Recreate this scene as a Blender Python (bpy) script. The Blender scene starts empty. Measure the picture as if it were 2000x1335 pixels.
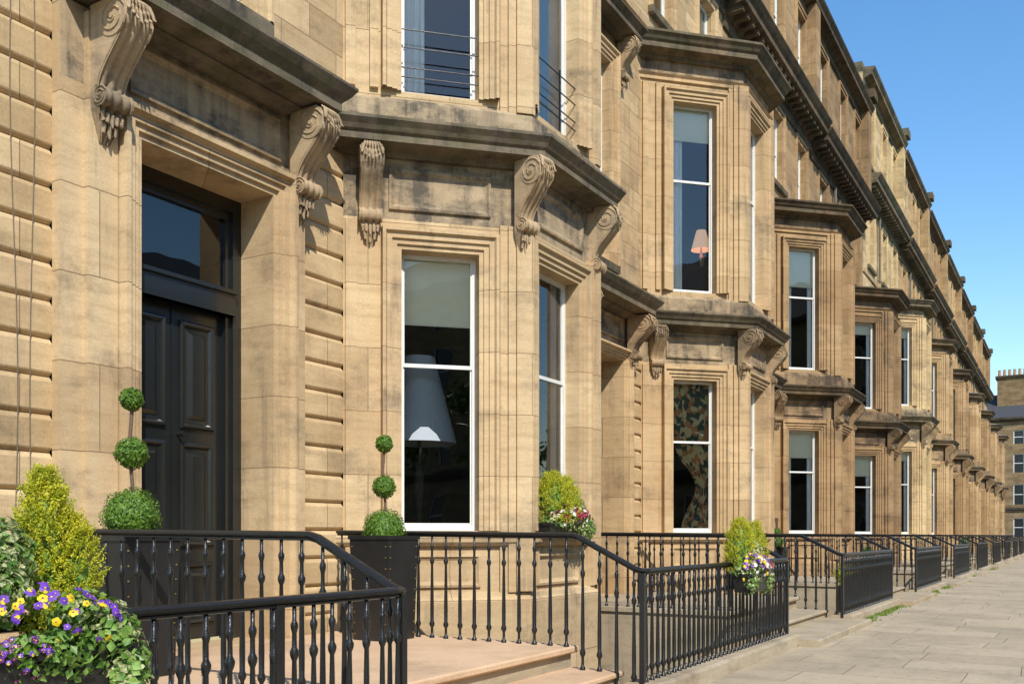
import bpy, math, random
from mathutils import Vector, Matrix
random.seed(11)
E=1.35
COL=bpy.context.scene.collection
WM={}
# ---------------------------------------------------------------- materials
def newmat(name):
    m=bpy.data.materials.new(name); m.use_nodes=True
    nt=m.node_tree; nt.nodes.clear()
    o=nt.nodes.new('ShaderNodeOutputMaterial'); b=nt.nodes.new('ShaderNodeBsdfPrincipled')
    nt.links.new(b.outputs[0],o.inputs[0]); return m,nt,b,o
def N(nt,t,**kw):
    n=nt.nodes.new('ShaderNode'+t)
    for k,v in kw.items():
        if k in n.inputs: n.inputs[k].default_value=v
        else: setattr(n,k,v)
    return n
def L(nt,a,b): nt.links.new(a,b)
def mth(nt,op,a,b=None):
    n=nt.nodes.new('ShaderNodeMath'); n.operation=op
    for i,x in enumerate((a,b)):
        if x is None: continue
        if isinstance(x,(int,float)): n.inputs[i].default_value=x
        else: L(nt,x,n.inputs[i])
    return n.outputs[0]
def mix(nt,f,a,b,bt='MIX'):
    n=nt.nodes.new('ShaderNodeMix'); n.data_type='RGBA'; n.blend_type=bt
    for s,x in ((0,f),(6,a),(7,b)):
        if isinstance(x,(int,float)): n.inputs[s].default_value=x
        elif isinstance(x,tuple): n.inputs[s].default_value=(*x[:3],1)
        else: L(nt,x,n.inputs[s])
    return n.outputs[2]
def ramp(nt,x,p0,p1):
    n=nt.nodes.new('ShaderNodeMapRange'); n.interpolation_type='SMOOTHSTEP'
    n.inputs[1].default_value=p0; n.inputs[2].default_value=p1; L(nt,x,n.inputs[0]); return n.outputs[0]
def noise(nt,vec,scale,detail=4,rough=.55):
    n=N(nt,'TexNoise'); n.inputs['Scale'].default_value=scale; n.inputs['Detail'].default_value=detail; n.inputs['Roughness'].default_value=rough
    L(nt,vec,n.inputs['Vector']); return n.outputs[0]
def scalev(nt,vec,s):
    n=nt.nodes.new('ShaderNodeMapping'); n.inputs['Scale'].default_value=s; L(nt,vec,n.inputs[0]); return n.outputs[0]

def stone(name,c1,c2,dirt=.4,dirtcol=(.085,.073,.058),blocks=True,bw=.78,rh=.33,streak=.5,moss=0,lo=.50):
    m,nt,b,o=newmat(name)
    g=N(nt,'NewGeometry'); pos=g.outputs['Position']
    sp=N(nt,'SeparateXYZ'); L(nt,pos,sp.inputs[0])
    u=mth(nt,'SUBTRACT',sp.outputs[0],mth(nt,'MULTIPLY',sp.outputs[1],.72))
    cb=N(nt,'CombineXYZ'); L(nt,u,cb.inputs[0]); L(nt,sp.outputs[2],cb.inputs[1])
    if blocks:
        br=N(nt,'TexBrick'); L(nt,cb.outputs[0],br.inputs['Vector'])
        br.inputs['Scale'].default_value=1; br.inputs['Brick Width'].default_value=bw; br.inputs['Row Height'].default_value=rh
        br.inputs['Mortar Size'].default_value=.004; br.inputs['Mortar Smooth'].default_value=.3; br.inputs['Bias'].default_value=0
        br.inputs['Color1'].default_value=(*c1,1); br.inputs['Color2'].default_value=(*c2,1)
        br.inputs['Mortar'].default_value=(c1[0]*.5,c1[1]*.45,c1[2]*.42,1)
        col=br.outputs[0]; mort=br.outputs[1]
    else:
        col=mix(nt,noise(nt,pos,1.7,2),c1,c2); mort=None
    big=noise(nt,pos,.9,3)
    col=mix(nt,mth(nt,'MULTIPLY',ramp(nt,big,.42,.7),.35),col,(.38,.225,.115))
    band=noise(nt,scalev(nt,pos,(1.2,1.2,9)),1.3,5,.65)
    col=mix(nt,mth(nt,'MULTIPLY',ramp(nt,band,.40,.75),.4),col,(c1[0]*.6,c1[1]*.56,c1[2]*.5))
    st=noise(nt,scalev(nt,pos,(5,5,.55)),1.1,6,.68)
    pt=noise(nt,scalev(nt,pos,(1,1,1.5)),1.1,10,.74)
    d=mth(nt,'MULTIPLY',ramp(nt,st,lo+.02,lo+.26),streak)
    d=mth(nt,'ADD',d,mth(nt,'MULTIPLY',ramp(nt,pt,lo,lo+.20),dirt))
    d=mth(nt,'MINIMUM',d,.93)
    col=mix(nt,d,col,dirtcol)
    fine=noise(nt,pos,55,4,.7)
    col=mix(nt,.4,col,mix(nt,fine,(.3,.3,.3),(1.7,1.7,1.7)),'MULTIPLY')
    if moss:
        mm=mth(nt,'MULTIPLY',ramp(nt,noise(nt,pos,3.5,5),.42,.6),moss)
        col=mix(nt,mm,col,(.10,.10,.045))
    oi=N(nt,'ObjectInfo'); col=mix(nt,1.0,col,oi.outputs['Color'],'MULTIPLY')
    L(nt,col,b.inputs['Base Color']); b.inputs['Roughness'].default_value=.9
    b.inputs['Specular IOR Level'].default_value=.25
    h=mth(nt,'ADD',mth(nt,'MULTIPLY',fine,.25),mth(nt,'MULTIPLY',noise(nt,pos,9,4),.8))
    if mort is not None: h=mth(nt,'SUBTRACT',h,mth(nt,'MULTIPLY',mort,1.1))
    bp=N(nt,'Bump'); bp.inputs['Distance'].default_value=.009; bp.inputs['Strength'].default_value=.75; L(nt,h,bp.inputs['Height']); L(nt,bp.outputs[0],b.inputs['Normal'])
    return m
M={}
M['rust']=stone('sandstone_rusticated',(.50,.355,.185),(.70,.515,.29),dirt=.38,streak=.25,rh=.28,bw=1.3,lo=.49)
M['wall']=stone('sandstone_ashlar',(.44,.315,.17),(.70,.52,.30),dirt=.45,streak=.38,lo=.49)
M['trim']=stone('sandstone_dressed',(.50,.36,.20),(.67,.50,.29),dirt=.5,streak=.4,rh=.66,bw=2.1,lo=.49)
M['frieze']=stone('sandstone_frieze',(.40,.305,.19),(.50,.385,.24),dirt=.8,streak=.5,blocks=False,lo=.42)
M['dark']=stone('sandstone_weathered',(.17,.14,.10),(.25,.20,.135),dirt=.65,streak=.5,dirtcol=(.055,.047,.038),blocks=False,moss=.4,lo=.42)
M['scroll']=stone('sandstone_carved',(.42,.315,.19),(.54,.405,.25),dirt=.6,streak=.3,blocks=False,lo=.44)
M['landing']=stone('landing_stone',(.62,.42,.255),(.70,.49,.31),dirt=.3,streak=.0,blocks=True,bw=30,rh=30)
M['step']=stone('step_stone',(.37,.305,.21),(.47,.39,.265),dirt=.5,streak=.3,blocks=False)
def plain(name,c,rough=.5,metal=0,var=.2,nscale=8,bump=0,spec=.5,coat=0,emit=0):
    m,nt,b,o=newmat(name); g=N(nt,'NewGeometry')
    n=noise(nt,g.outputs['Position'],nscale,4)
    col=mix(nt,n,tuple(x*(1-var) for x in c),tuple(min(1,x*(1+var)) for x in c))
    L(nt,col,b.inputs['Base Color']); b.inputs['Roughness'].default_value=rough; b.inputs['Metallic'].default_value=metal
    b.inputs['Specular IOR Level'].default_value=spec; b.inputs['Coat Weight'].default_value=coat
    if emit: L(nt,col,b.inputs['Emission Color']); b.inputs['Emission Strength'].default_value=emit
    if bump:
        bp=N(nt,'Bump'); bp.inputs['Distance'].default_value=bump; L(nt,noise(nt,g.outputs['Position'],nscale*4,3),bp.inputs['Height']); L(nt,bp.outputs[0],b.inputs['Normal'])
    return m
M['white']=plain('white_sash_paint',(.72,.71,.66),.4,var=.1)
M['black']=plain('black_gloss_paint',(.014,.0155,.015),.24,var=.3,nscale=3,bump=.001,spec=.8)
M['iron']=plain('black_iron_paint',(.013,.013,.013),.28,var=.5,nscale=30,bump=.002)
M['planter']=plain('dark_metal_planter',(.02,.019,.018),.35,var=.4)
M['lead']=plain('lead_flashing',(.28,.29,.29),.55,var=.3,nscale=4)
M['slate']=plain('roof_slate',(.06,.062,.068),.85,var=.3,nscale=3,spec=.2)
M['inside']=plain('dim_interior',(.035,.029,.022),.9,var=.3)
M['blind']=plain('cream_blind',(.86,.79,.58),.8,var=.04)
M['net']=plain('net_curtain',(.86,.84,.77),.9,var=.1)
M['shade']=plain('pale_lamp_shade',(.36,.39,.41),.8,var=.03)
M['peach']=plain('peach_lamp_shade',(.98,.60,.34),.7,var=.05,emit=.5)
M['brass']=plain('brass',(.55,.38,.14),.3,metal=1)
M['bark']=plain('topiary_stem_bark',(.16,.10,.06),.9,var=.4,nscale=60,bump=.004)
M['soil']=plain('soil',(.03,.022,.015),.95)
M['cable']=plain('cable',(.16,.13,.09),.6)
M['pot']=plain('terracotta_chimney_pot',(.42,.24,.13),.8)
M['pipe']=plain('drain_pipe_paint',(.16,.13,.09),.5)
def drape():
    m,nt,b,o=newmat('floral_drape'); g=N(nt,'NewGeometry')
    v=N(nt,'TexVoronoi'); v.inputs['Scale'].default_value=11; L(nt,g.outputs['Position'],v.inputs['Vector'])
    sep=N(nt,'SeparateColor'); L(nt,v.outputs['Color'],sep.inputs[0])
    c=mix(nt,ramp(nt,sep.outputs[0],.5,.55),(.06,.08,.05),(.66,.26,.09))
    c=mix(nt,ramp(nt,sep.outputs[1],.62,.66),c,(.85,.66,.30))
    c=mix(nt,ramp(nt,v.outputs['Distance'],.03,.07),c,mix(nt,.3,c,(.03,.05,.03)))
    L(nt,c,b.inputs['Base Color']); b.inputs['Roughness'].default_value=.9; return m
M['drape']=drape()
def glass():
    m=bpy.data.materials.new('window_glass'); m.use_nodes=True; nt=m.node_tree; nt.nodes.clear()
    o=N(nt,'OutputMaterial'); mx=N(nt,'MixShader'); t=N(nt,'BsdfTransparent'); t.inputs[0].default_value=(.96,.97,.96,1)
    gl=N(nt,'BsdfGlossy'); gl.inputs['Roughness'].default_value=.0; gl.inputs['Color'].default_value=(1,.98,.95,1)
    fr=N(nt,'Fresnel'); fr.inputs[0].default_value=1.5
    g=N(nt,'NewGeometry'); bp=N(nt,'Bump'); bp.inputs['Distance'].default_value=.006; bp.inputs['Strength'].default_value=.5
    L(nt,noise(nt,g.outputs['Position'],1.6,1),bp.inputs['Height']); L(nt,bp.outputs[0],gl.inputs['Normal'])
    f=mth(nt,'ADD',mth(nt,'MULTIPLY',fr.outputs[0],1.4),.02)
    L(nt,f,mx.inputs[0]); L(nt,t.outputs[0],mx.inputs[1]); L(nt,gl.outputs[0],mx.inputs[2]); L(nt,mx.outputs[0],o.inputs[0]); return m
M['glass']=glass()
def leafmat(name,a,b_,c=None,scale=45):
    m,nt,b,o=newmat(name); g=N(nt,'NewGeometry')
    n=noise(nt,g.outputs['Position'],scale,2)
    n2=noise(nt,g.outputs['Position'],6,2)
    col=mix(nt,ramp(nt,n,.3,.7),a,b_)
    if c: col=mix(nt,ramp(nt,n2,.5,.7),col,c)
    L(nt,col,b.inputs['Base Color']); b.inputs['Roughness'].default_value=.45
    tr=N(nt,'BsdfTranslucent'); L(nt,col,tr.inputs[0]); mx=N(nt,'MixShader'); mx.inputs[0].default_value=.3
    L(nt,b.outputs[0],mx.inputs[1]); L(nt,tr.outputs[0],mx.inputs[2]); L(nt,mx.outputs[0],o.inputs[0]); return m
M['box']=leafmat('boxwood_leaves',(.04,.11,.012),(.21,.36,.035))
M['gold']=leafmat('golden_conifer_leaves',(.36,.40,.015),(.70,.66,.04),scale=20)
M['var']=leafmat('variegated_leaves',(.13,.20,.05),(.78,.76,.42),scale=70)
M['ivy']=leafmat('ivy_leaves',(.06,.18,.02),(.30,.46,.10),scale=25)
M['grass']=leafmat('grass_blades',(.10,.18,.02),(.3,.4,.06))
M['tree']=leafmat('tree_leaves',(.03,.08,.015),(.10,.18,.03),scale=2)
for n_,c_ in (('purple',(.17,.055,.46)),('yellow',(.90,.60,.02)),('red',(.42,.01,.04)),('petal',(.8,.78,.7)),('plum',(.12,.01,.12))):
    M[n_]=leafmat('petals_'+n_,c_,tuple(min(1,x*1.3) for x in c_))
def paving():
    m,nt,b,o=newmat('paving_slabs'); g=N(nt,'NewGeometry'); pos=g.outputs['Position']
    br=N(nt,'TexBrick')
    wob=N(nt,'TexNoise'); wob.inputs['Scale'].default_value=.35; wob.inputs['Detail'].default_value=1; L(nt,pos,wob.inputs['Vector'])
    sp=N(nt,'SeparateXYZ'); L(nt,pos,sp.inputs[0]); cb=N(nt,'CombineXYZ'); L(nt,mth(nt,'ADD',sp.outputs[1],mth(nt,'MULTIPLY',wob.outputs[0],.25)),cb.inputs[0]); L(nt,mth(nt,'ADD',sp.outputs[0],mth(nt,'MULTIPLY',wob.outputs[0],.3)),cb.inputs[1]); L(nt,cb.outputs[0],br.inputs['Vector'])
    for k,v in (('Scale',1),('Brick Width',1.05),('Row Height',.75),('Mortar Size',.006),('Mortar Smooth',.8),('Bias',0)): br.inputs[k].default_value=v
    br.inputs['Color1'].default_value=(.40,.32,.21,1); br.inputs['Color2'].default_value=(.49,.395,.265,1); br.inputs['Mortar'].default_value=(.26,.215,.135,1)
    br.offset=.43; br.squash=1.5; br.squash_frequency=3
    c=mix(nt,mth(nt,'MULTIPLY',ramp(nt,noise(nt,pos,.8,8,.7),.40,.7),.65),br.outputs[0],(.25,.205,.135))
    c=mix(nt,mth(nt,'MULTIPLY',ramp(nt,noise(nt,pos,12,5),.54,.72),.5),c,(.19,.16,.11))
    c=mix(nt,.4,c,mix(nt,noise(nt,pos,90,3),(.35,.35,.35),(1.65,1.65,1.65)),'MULTIPLY')
    L(nt,c,b.inputs['Base Color']); b.inputs['Roughness'].default_value=.85
    h=mth(nt,'SUBTRACT',mth(nt,'MULTIPLY',noise(nt,pos,7,5),.8),mth(nt,'MULTIPLY',br.outputs[1],.6))
    bp=N(nt,'Bump'); bp.inputs['Distance'].default_value=.014; L(nt,h,bp.inputs['Height']); L(nt,bp.outputs[0],b.inputs['Normal']); return m
M['pave']=paving()
M['asphalt']=plain('asphalt',(.05,.05,.052),.85,var=.3,nscale=20,bump=.004)
M['ground']=plain('ground_earth',(.10,.12,.06),.95,var=.4,nscale=.5)
M['areafloor']=plain('basement_paving',(.22,.19,.14),.9,var=.3,nscale=2)
# ---------------------------------------------------------------- mesh tools
class Fr:
    def __init__(s,ox,oy,tx=1,ty=0):
        l=math.hypot(tx,ty); s.o=(ox,oy); s.t=(tx/l,ty/l); s.n=(s.t[1],-s.t[0])
    def P(s,u,o,z): return (s.o[0]+u*s.t[0]+o*s.n[0], s.o[1]+u*s.t[1]+o*s.n[1], z)
class MB:
    def __init__(s): s.v=[];s.f=[];s.m=[];s.mats=[]
    def mi(s,k):
        if k not in s.mats: s.mats.append(k)
        return s.mats.index(k)
    def add(s,vs,fs,k):
        b=len(s.v); s.v.extend(vs); i=s.mi(k)
        for f in fs: s.f.append(tuple(x+b for x in f)); s.m.append(i)
    def quad(s,a,b,c,d,k): s.add([a,b,c,d],[(0,1,2,3)],k)
    def box(s,F,u0,u1,o0,o1,z0,z1,k):
        P=F.P; vs=[P(u0,o0,z0),P(u1,o0,z0),P(u1,o1,z0),P(u0,o1,z0),P(u0,o0,z1),P(u1,o0,z1),P(u1,o1,z1),P(u0,o1,z1)]
        s.add(vs,[(0,1,2,3),(4,7,6,5),(0,4,5,1),(1,5,6,2),(2,6,7,3),(3,7,4,0)],k)
    def xbox(s,x0,x1,y0,y1,z0,z1,k):
        vs=[(x0,y0,z0),(x1,y0,z0),(x1,y1,z0),(x0,y1,z0),(x0,y0,z1),(x1,y0,z1),(x1,y1,z1),(x0,y1,z1)]
        s.add(vs,[(0,3,2,1),(4,5,6,7),(0,1,5,4),(1,2,6,5),(2,3,7,6),(3,0,4,7)],k)
    def grid(s,F,u0,u1,z0,z1,holes,k,top=None):
        us={u0,u1}; zs={z0,z1}
        if top: zs.add(top[0])
        for h in holes:
            for x in h[:2]:
                if u0<x<u1: us.add(x)
            for x in h[2:4]:
                if z0<x<z1: zs.add(x)
        us=sorted(us); zs=sorted(zs)
        for i in range(len(us)-1):
            for j in range(len(zs)-1):
                cu=(us[i]+us[i+1])/2; cz=(zs[j]+zs[j+1])/2
                if any(h[0]<cu<h[1] and h[2]<cz<h[3] for h in holes): continue
                s.quad(F.P(us[i],0,zs[j]),F.P(us[i+1],0,zs[j]),F.P(us[i+1],0,zs[j+1]),F.P(us[i],0,zs[j+1]),top[1] if top and cz>top[0] else k)
        for h in holes:
            a,b,c,d,dp=h
            if dp<=0: continue
            P=F.P
            s.quad(P(a,0,c),P(a,-dp,c),P(a,-dp,d),P(a,0,d),k); s.quad(P(b,-dp,c),P(b,0,c),P(b,0,d),P(b,-dp,d),k)
            s.quad(P(a,-dp,d),P(b,-dp,d),P(b,0,d),P(a,0,d),k); s.quad(P(a,0,c),P(b,0,c),P(b,-dp,c),P(a,-dp,c),k)
    def sweep(s,path,prof,k,topk=None):
        n=len(path); ms=[]
        seg=[]
        for i in range(n-1):
            dx=path[i+1][0]-path[i][0]; dy=path[i+1][1]-path[i][1]; l=math.hypot(dx,dy); seg.append((dy/l,-dx/l))
        for i in range(n):
            if 0<i<n-1:
                a,b=seg[i-1],seg[i]; q=1+a[0]*b[0]+a[1]*b[1]; ms.append(((a[0]+b[0])/q,(a[1]+b[1])/q))
            else:
                a=seg[0] if i==0 else seg[-1]
                ms.append((1/a[0],0) if abs(a[0])>.1 else a)
        m=len(prof); vs=[]
        for i in range(n):
            for (o,z) in prof: vs.append((path[i][0]+ms[i][0]*o,path[i][1]+ms[i][1]*o,z))
        fs=[];ft=[]
        for i in range(n-1):
            for j in range(m-1):
                q=(i*m+j,(i+1)*m+j,(i+1)*m+j+1,i*m+j+1)
                (ft if (topk and j>=m-2) else fs).append(q)
        fs.append(tuple(range(m-1,-1,-1))); fs.append(tuple((n-1)*m+j for j in range(m)))
        b=len(s.v); s.add(vs,fs,k)
        if ft:
            i=s.mi(topk)
            for f in ft: s.f.append(tuple(x+b for x in f)); s.m.append(i)
    def sweep_sq(self,path,prof,k):
        seg=[]
        for i in range(2):
            dx=path[i+1][0]-path[i][0]; dy=path[i+1][1]-path[i][1]; l=math.hypot(dx,dy); seg.append((dy/l,-dx/l))
        a,b=seg; q=1+a[0]*b[0]+a[1]*b[1]; ms=[a,((a[0]+b[0])/q,(a[1]+b[1])/q),b]
        m=len(prof); vs=[(path[i][0]+ms[i][0]*o,path[i][1]+ms[i][1]*o,z) for i in range(3) for (o,z) in prof]
        fs=[(i*m+j,(i+1)*m+j,(i+1)*m+j+1,i*m+j+1) for i in range(2) for j in range(m-1)]+[tuple(range(m-1,-1,-1)),tuple(2*m+j for j in range(m))]
        self.add(vs,fs,k)
    def arch(s,F,a,b,z0,z1,prof,k,o0=0):
        m=len(prof); vs=[]
        for (w,o) in prof:
            for (u,z) in ((a-w,z0),(a-w,z1+w),(b+w,z1+w),(b+w,z0)): vs.append(F.P(u,o+o0,z))
        fs=[]
        for j in range(m-1):
            for i in range(3): fs.append((j*4+i,j*4+i+1,(j+1)*4+i+1,(j+1)*4+i))
        s.add(vs,fs,k)
    def rect(s,F,a,b,c,d,prof,k,o0=0,fill=None):
        m=len(prof); vs=[]
        for (w,o) in prof:
            for (u,z) in ((a+w,c+w),(a+w,d-w),(b-w,d-w),(b-w,c+w)): vs.append(F.P(u,o+o0,z))
        fs=[]
        for j in range(m-1):
            for i in range(4): fs.append((j*4+i,j*4+(i+1)%4,(j+1)*4+(i+1)%4,(j+1)*4+i))
        s.add(vs,fs,k)
        j=m-1; s.add([vs[j*4+i] for i in range(4)],[(0,3,2,1)],fill or k)
    def lathe(s,c,prof,k,seg=10,cap=True):
        vs=[];fs=[]
        for (r,z) in prof:
            for i in range(seg):
                a=2*math.pi*i/seg; vs.append((c[0]+r*math.cos(a),c[1]+r*math.sin(a),c[2]+z))
        for j in range(len(prof)-1):
            for i in range(seg): fs.append((j*seg+i,j*seg+(i+1)%seg,(j+1)*seg+(i+1)%seg,(j+1)*seg+i))
        if cap: fs.append(tuple((len(prof)-1)*seg+i for i in range(seg)))
        s.add(vs,fs,k)
    def tube(s,pts,rx,rz,k,seg=8,taper=None):
        pts=[Vector(p) for p in pts]; vs=[];fs=[]
        n=len(pts)
        for i,p in enumerate(pts):
            d=(pts[min(i+1,n-1)]-pts[max(i-1,0)]); d.normalize()
            up=Vector((0,0,1)) if abs(d.z)<.95 else Vector((0,1,0))
            r=d.cross(up).normalized(); q=r.cross(d)
            sc=1.0
            if 0<i<n-1 and not taper:
                d1=(pts[i]-pts[i-1]).normalized(); c=max(.3,d1.dot(d)); sc=1/c
            tp=taper[i] if taper else 1
            for j in range(seg):
                a=2*math.pi*(j+.5)/seg; vs.append(tuple(p+r*math.cos(a)*rx*sc*tp+q*math.sin(a)*rz*tp))
        for i in range(n-1):
            for j in range(seg): fs.append((i*seg+j,i*seg+(j+1)%seg,(i+1)*seg+(j+1)%seg,(i+1)*seg+j))
        fs.append(tuple(range(seg))); fs.append(tuple((n-1)*seg+j for j in range(seg)))
        s.add(vs,fs,k)
    def mesh(s,name,smooth=False):
        me=bpy.data.meshes.new(name); me.from_pydata(s.v,[],s.f)
        for k in s.mats: me.materials.append(M[k])
        me.polygons.foreach_set('material_index',s.m)
        if smooth: me.polygons.foreach_set('use_smooth',[True]*len(s.f))
        me.update(); return me
    def obj(s,name,parent=None,color=None,smooth=False,mat=None):
        return place(bpy.data.objects.new(name,s.mesh(name,smooth)),parent,color,mat)
def place(o,parent=None,color=None,mat=None):
    COL.objects.link(o)
    mat=mat or Matrix.Identity(4)
    WM[o.name]=mat
    if parent: o.parent=parent; o.matrix_parent_inverse=WM[parent.name].inverted()
    o.matrix_basis=mat
    if color: o.color=(*color,1)
    return o
def empty(name,loc,label,cat,group=None):
    o=bpy.data.objects.new(name,None); o.empty_display_size=.3; place(o,None,None,Matrix.Translation(loc))
    tag(o,label,cat,group); return o
def tag(o,label,cat,group=None):
    o['label']=label; o['category']=cat
    if group: o['group']=group
# ---------------------------------------------------------------- console bracket mesh
def catmull(p,n=5):
    r=[]
    for i in range(len(p)-1):
        a=p[max(i-1,0)];b=p[i];c=p[i+1];d=p[min(i+2,len(p)-1)]
        for k in range(n):
            t=k/n; r.append(tuple(.5*((2*b[q])+(-a[q]+c[q])*t+(2*a[q]-5*b[q]+4*c[q]-d[q])*t*t+(-a[q]+3*b[q]-3*c[q]+d[q])*t**3) for q in (0,1)))
    r.append(p[-1]); return r
def bracket_mesh():
    mb=MB(); w=.12; nc=19
    us=[-w+2*w*i/(nc-1) for i in range(nc)]
    fl=[.024*abs(math.cos(math.pi*3*i/(nc-1)))**3 for i in range(nc)]
    fl[0]=fl[-1]=0
    c=catmull([(.33,.0),(.385,-.07),(.40,-.18),(.36,-.30),(.27,-.41),(.175,-.52),(.115,-.62),(.098,-.70),(.11,-.78),(.105,-.86),(.075,-.92),(.06,-.98),(.04,-1.04),(.01,-1.10)])
    def tw(z): return 1 if z>-.84 else max(.3,1-(-.84-z)*2.4)
    vs=[];fs=[]
    for (o,z) in c:
        for i in range(nc): vs.append((us[i]*tw(z),-(max(0.002,o-fl[i])),z))
    for j in range(len(c)-1):
        for i in range(nc-1): fs.append((j*nc+i,(j+1)*nc+i,(j+1)*nc+i+1,j*nc+i+1))
    mb.add(vs,fs,'scroll')
    for sgn in (-1,1):
        vs=[];fs=[]
        for (o,z) in c: vs+= [(sgn*w*tw(z),-max(0.002,o-.002),z),(sgn*w*tw(z),.0,z)]
        for j in range(len(c)-1): fs.append((2*j,2*j+1,2*j+3,2*j+2))
        mb.add(vs,fs,'scroll')
        mb.tube([(sgn*(w+.002),-(o-.03),z) for (o,z) in c if -.68<z<-.28],.009,.009,'scroll',5)
    for (co,cz,r) in ((.262,-.168,.155),(.115,-.765,.08)):
        seg=24;vs=[];fs=[]
        ww=[u*1.05 for u in us]
        for a_ in range(seg):
            a=2*math.pi*a_/seg
            for i in range(nc):
                rr=r-fl[i]*.8; vs.append((ww[i],-(co+rr*math.cos(a)),cz+rr*math.sin(a)))
        for a_ in range(seg):
            for i in range(nc-1):
                b=(a_+1)%seg; fs.append((a_*nc+i,b*nc+i,b*nc+i+1,a_*nc+i+1))
        fs.append(tuple(a_*nc for a_ in range(seg))); fs.append(tuple(a_*nc+nc-1 for a_ in range(seg)))
        mb.add(vs,fs,'scroll')
        for sgn in (-1,1):
            pts=[]; K=42
            for t in range(K):
                q=t/(K-1); ang=-1.3+q*5.4*math.pi*.85; rr=(r-.009)*(1-q)+.016
                pts.append((sgn*(w*1.05+.001),-(co+rr*math.cos(ang)),cz+rr*math.sin(ang)))
            mb.tube(pts,.0125*(.5+r*2.6),.0095*(.5+r*2.6),'scroll',5)
            mb.tube([(sgn*(w*1.05-.005),-co,cz),(sgn*(w*1.05+.016),-co,cz)],r*.15,r*.15,'scroll',8)
    for i in range(7):
        u=-w*.92+1.84*w*i/6; k=1-.4*abs(i-3)/3
        mb.tube([(u*.7,-.36,.0),(u*.85,-.412,-.05),(u*1.0,-.428,-.05-.09*k),(u*1.08,-.438,-.05-.16*k),(u*1.12,-.458,-.05-.185*k)],.015,.013,'scroll',6,[.8,1.1,1.1,.9,.4])
    for (r0,dz,sp,cnt) in ((0,0,1.0,5),(1,-.08,.62,3)):
        for i in range(cnt):
            u=(i/(cnt-1)-.5)*2*w*.75*sp
            mb.tube([(u*.8,-.085+.03*r0,-.83+dz),(u,-.105+.03*r0,-.89+dz),(u*.95,-.10+.035*r0,-.95+dz),(u*.8,-.108+.035*r0,-.99+dz+.03*abs(i-(cnt-1)/2))],.017,.014,'scroll',6,[.8,1.15,1.0,.4])
    return mb.mesh('bracket',False)
BR=bracket_mesh()
def bracket(parent,x,y,ang,top,h,out,color,wid=1):
    m=Matrix.Translation((x,y,top))@Matrix.Rotation(ang,4,'Z')@Matrix.Diagonal((wid,out,h/1.10,1))
    return place(bpy.data.objects.new('bracket',BR),parent,color,m)
# ---------------------------------------------------------------- window
def sheet(mb,F,a,b,c,d,o,k,wave=.0,nw=12):
    n=nw*6; vs=[];fs=[]
    for j in range(2):
        z=c+(d-c)*j
        for i in range(n+1):
            u=a+(b-a)*i/n; vs.append(F.P(u,o+wave*math.sin(i/n*nw*2*math.pi+.8*math.sin(i*.37)),z))
    for i in range(n): fs.append((i,i+1,n+2+i,n+1+i))
    mb.add(vs,fs,k)
def window(F,parent,a,b,c,d,rec,blind=0,curt=None,meet=.6):
    mb=MB(); t=.038
    o0,o1=-rec-.05,-rec
    mb.box(F,a,a+t,o0,o1,c,d,'white'); mb.box(F,b-t,b,o0,o1,c,d,'white')
    mb.box(F,a+t,b-t,o0,o1,d-t,d,'white'); mb.box(F,a+t,b-t,o0,o1,c,c+t,'white')
    zm=c+(d-c)*meet
    mb.box(F,a+t,b-t,o0-.005,o1-.012,zm-.02,zm+.02,'white')
    for (p,q,oo) in ((c+t,zm-.02,-.03),(zm+.02,d-t,-.012)):
        mb.box(F,a+t,a+t+.018,o0+.003,o1+oo,p,q,'white'); mb.box(F,b-t-.018,b-t,o0+.003,o1+oo,p,q,'white')
    mb.box(F,a+t+.018,b-t-.018,o0+.003,o1-.03,c+t,c+t+.045,'white')
    w=mb.obj('window',parent)
    g=MB(); og=-rec-.036
    g.quad(F.P(a+t,og,c+t),F.P(b-t,og,c+t),F.P(b-t,og,d-t),F.P(a+t,og,d-t),'glass'); g.obj('glass',w)
    if blind:
        g=MB(); g.box(F,a+.03,b-.03,-rec-.075,-rec-.07,d-(d-c)*blind,d,'blind'); g.box(F,a+.03,b-.03,-rec-.08,-rec-.06,d-(d-c)*blind-.03,d-(d-c)*blind,'blind'); g.obj('blind',w)
    if curt:
        oc=-rec-.105; W_=b-a
        def one(x0,x1,nw):
            g=MB(); sheet(g,F,x0,x1,c,d,oc,'net',.02,nw); g.obj('curtain',w,smooth=True)
        if curt=='net': one(a-.05,b+.05,9)
        elif curt=='sides': one(a-.08,a+W_*.26,3); one(b-W_*.2,b+.08,3)
        elif curt=='left': one(a-.02,a+W_*.34,4)
        elif curt=='drape':
            g=MB(); n=48;rows=30;vs=[];fs=[]
            for j in range(rows+1):
                q=j/rows; z=c+(d-c)*q
                sp=.72-.36*math.exp(-((q-.30)/.16)**2)+(.34*max(0,(q-.42)/.5)**.7 if q>.42 else 0)
                for i in range(n+1):
                    u=b+.03-(sp*W_)*(i/n); vs.append(F.P(u,oc-.01+.025*math.sin(i/n*6*2*math.pi),z))
            for j in range(rows):
                for i in range(n): fs.append((j*(n+1)+i,j*(n+1)+i+1,(j+1)*(n+1)+i+1,(j+1)*(n+1)+i))
            g.add(vs,fs,'drape'); g.obj('curtain',w,smooth=True)
    return w
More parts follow.
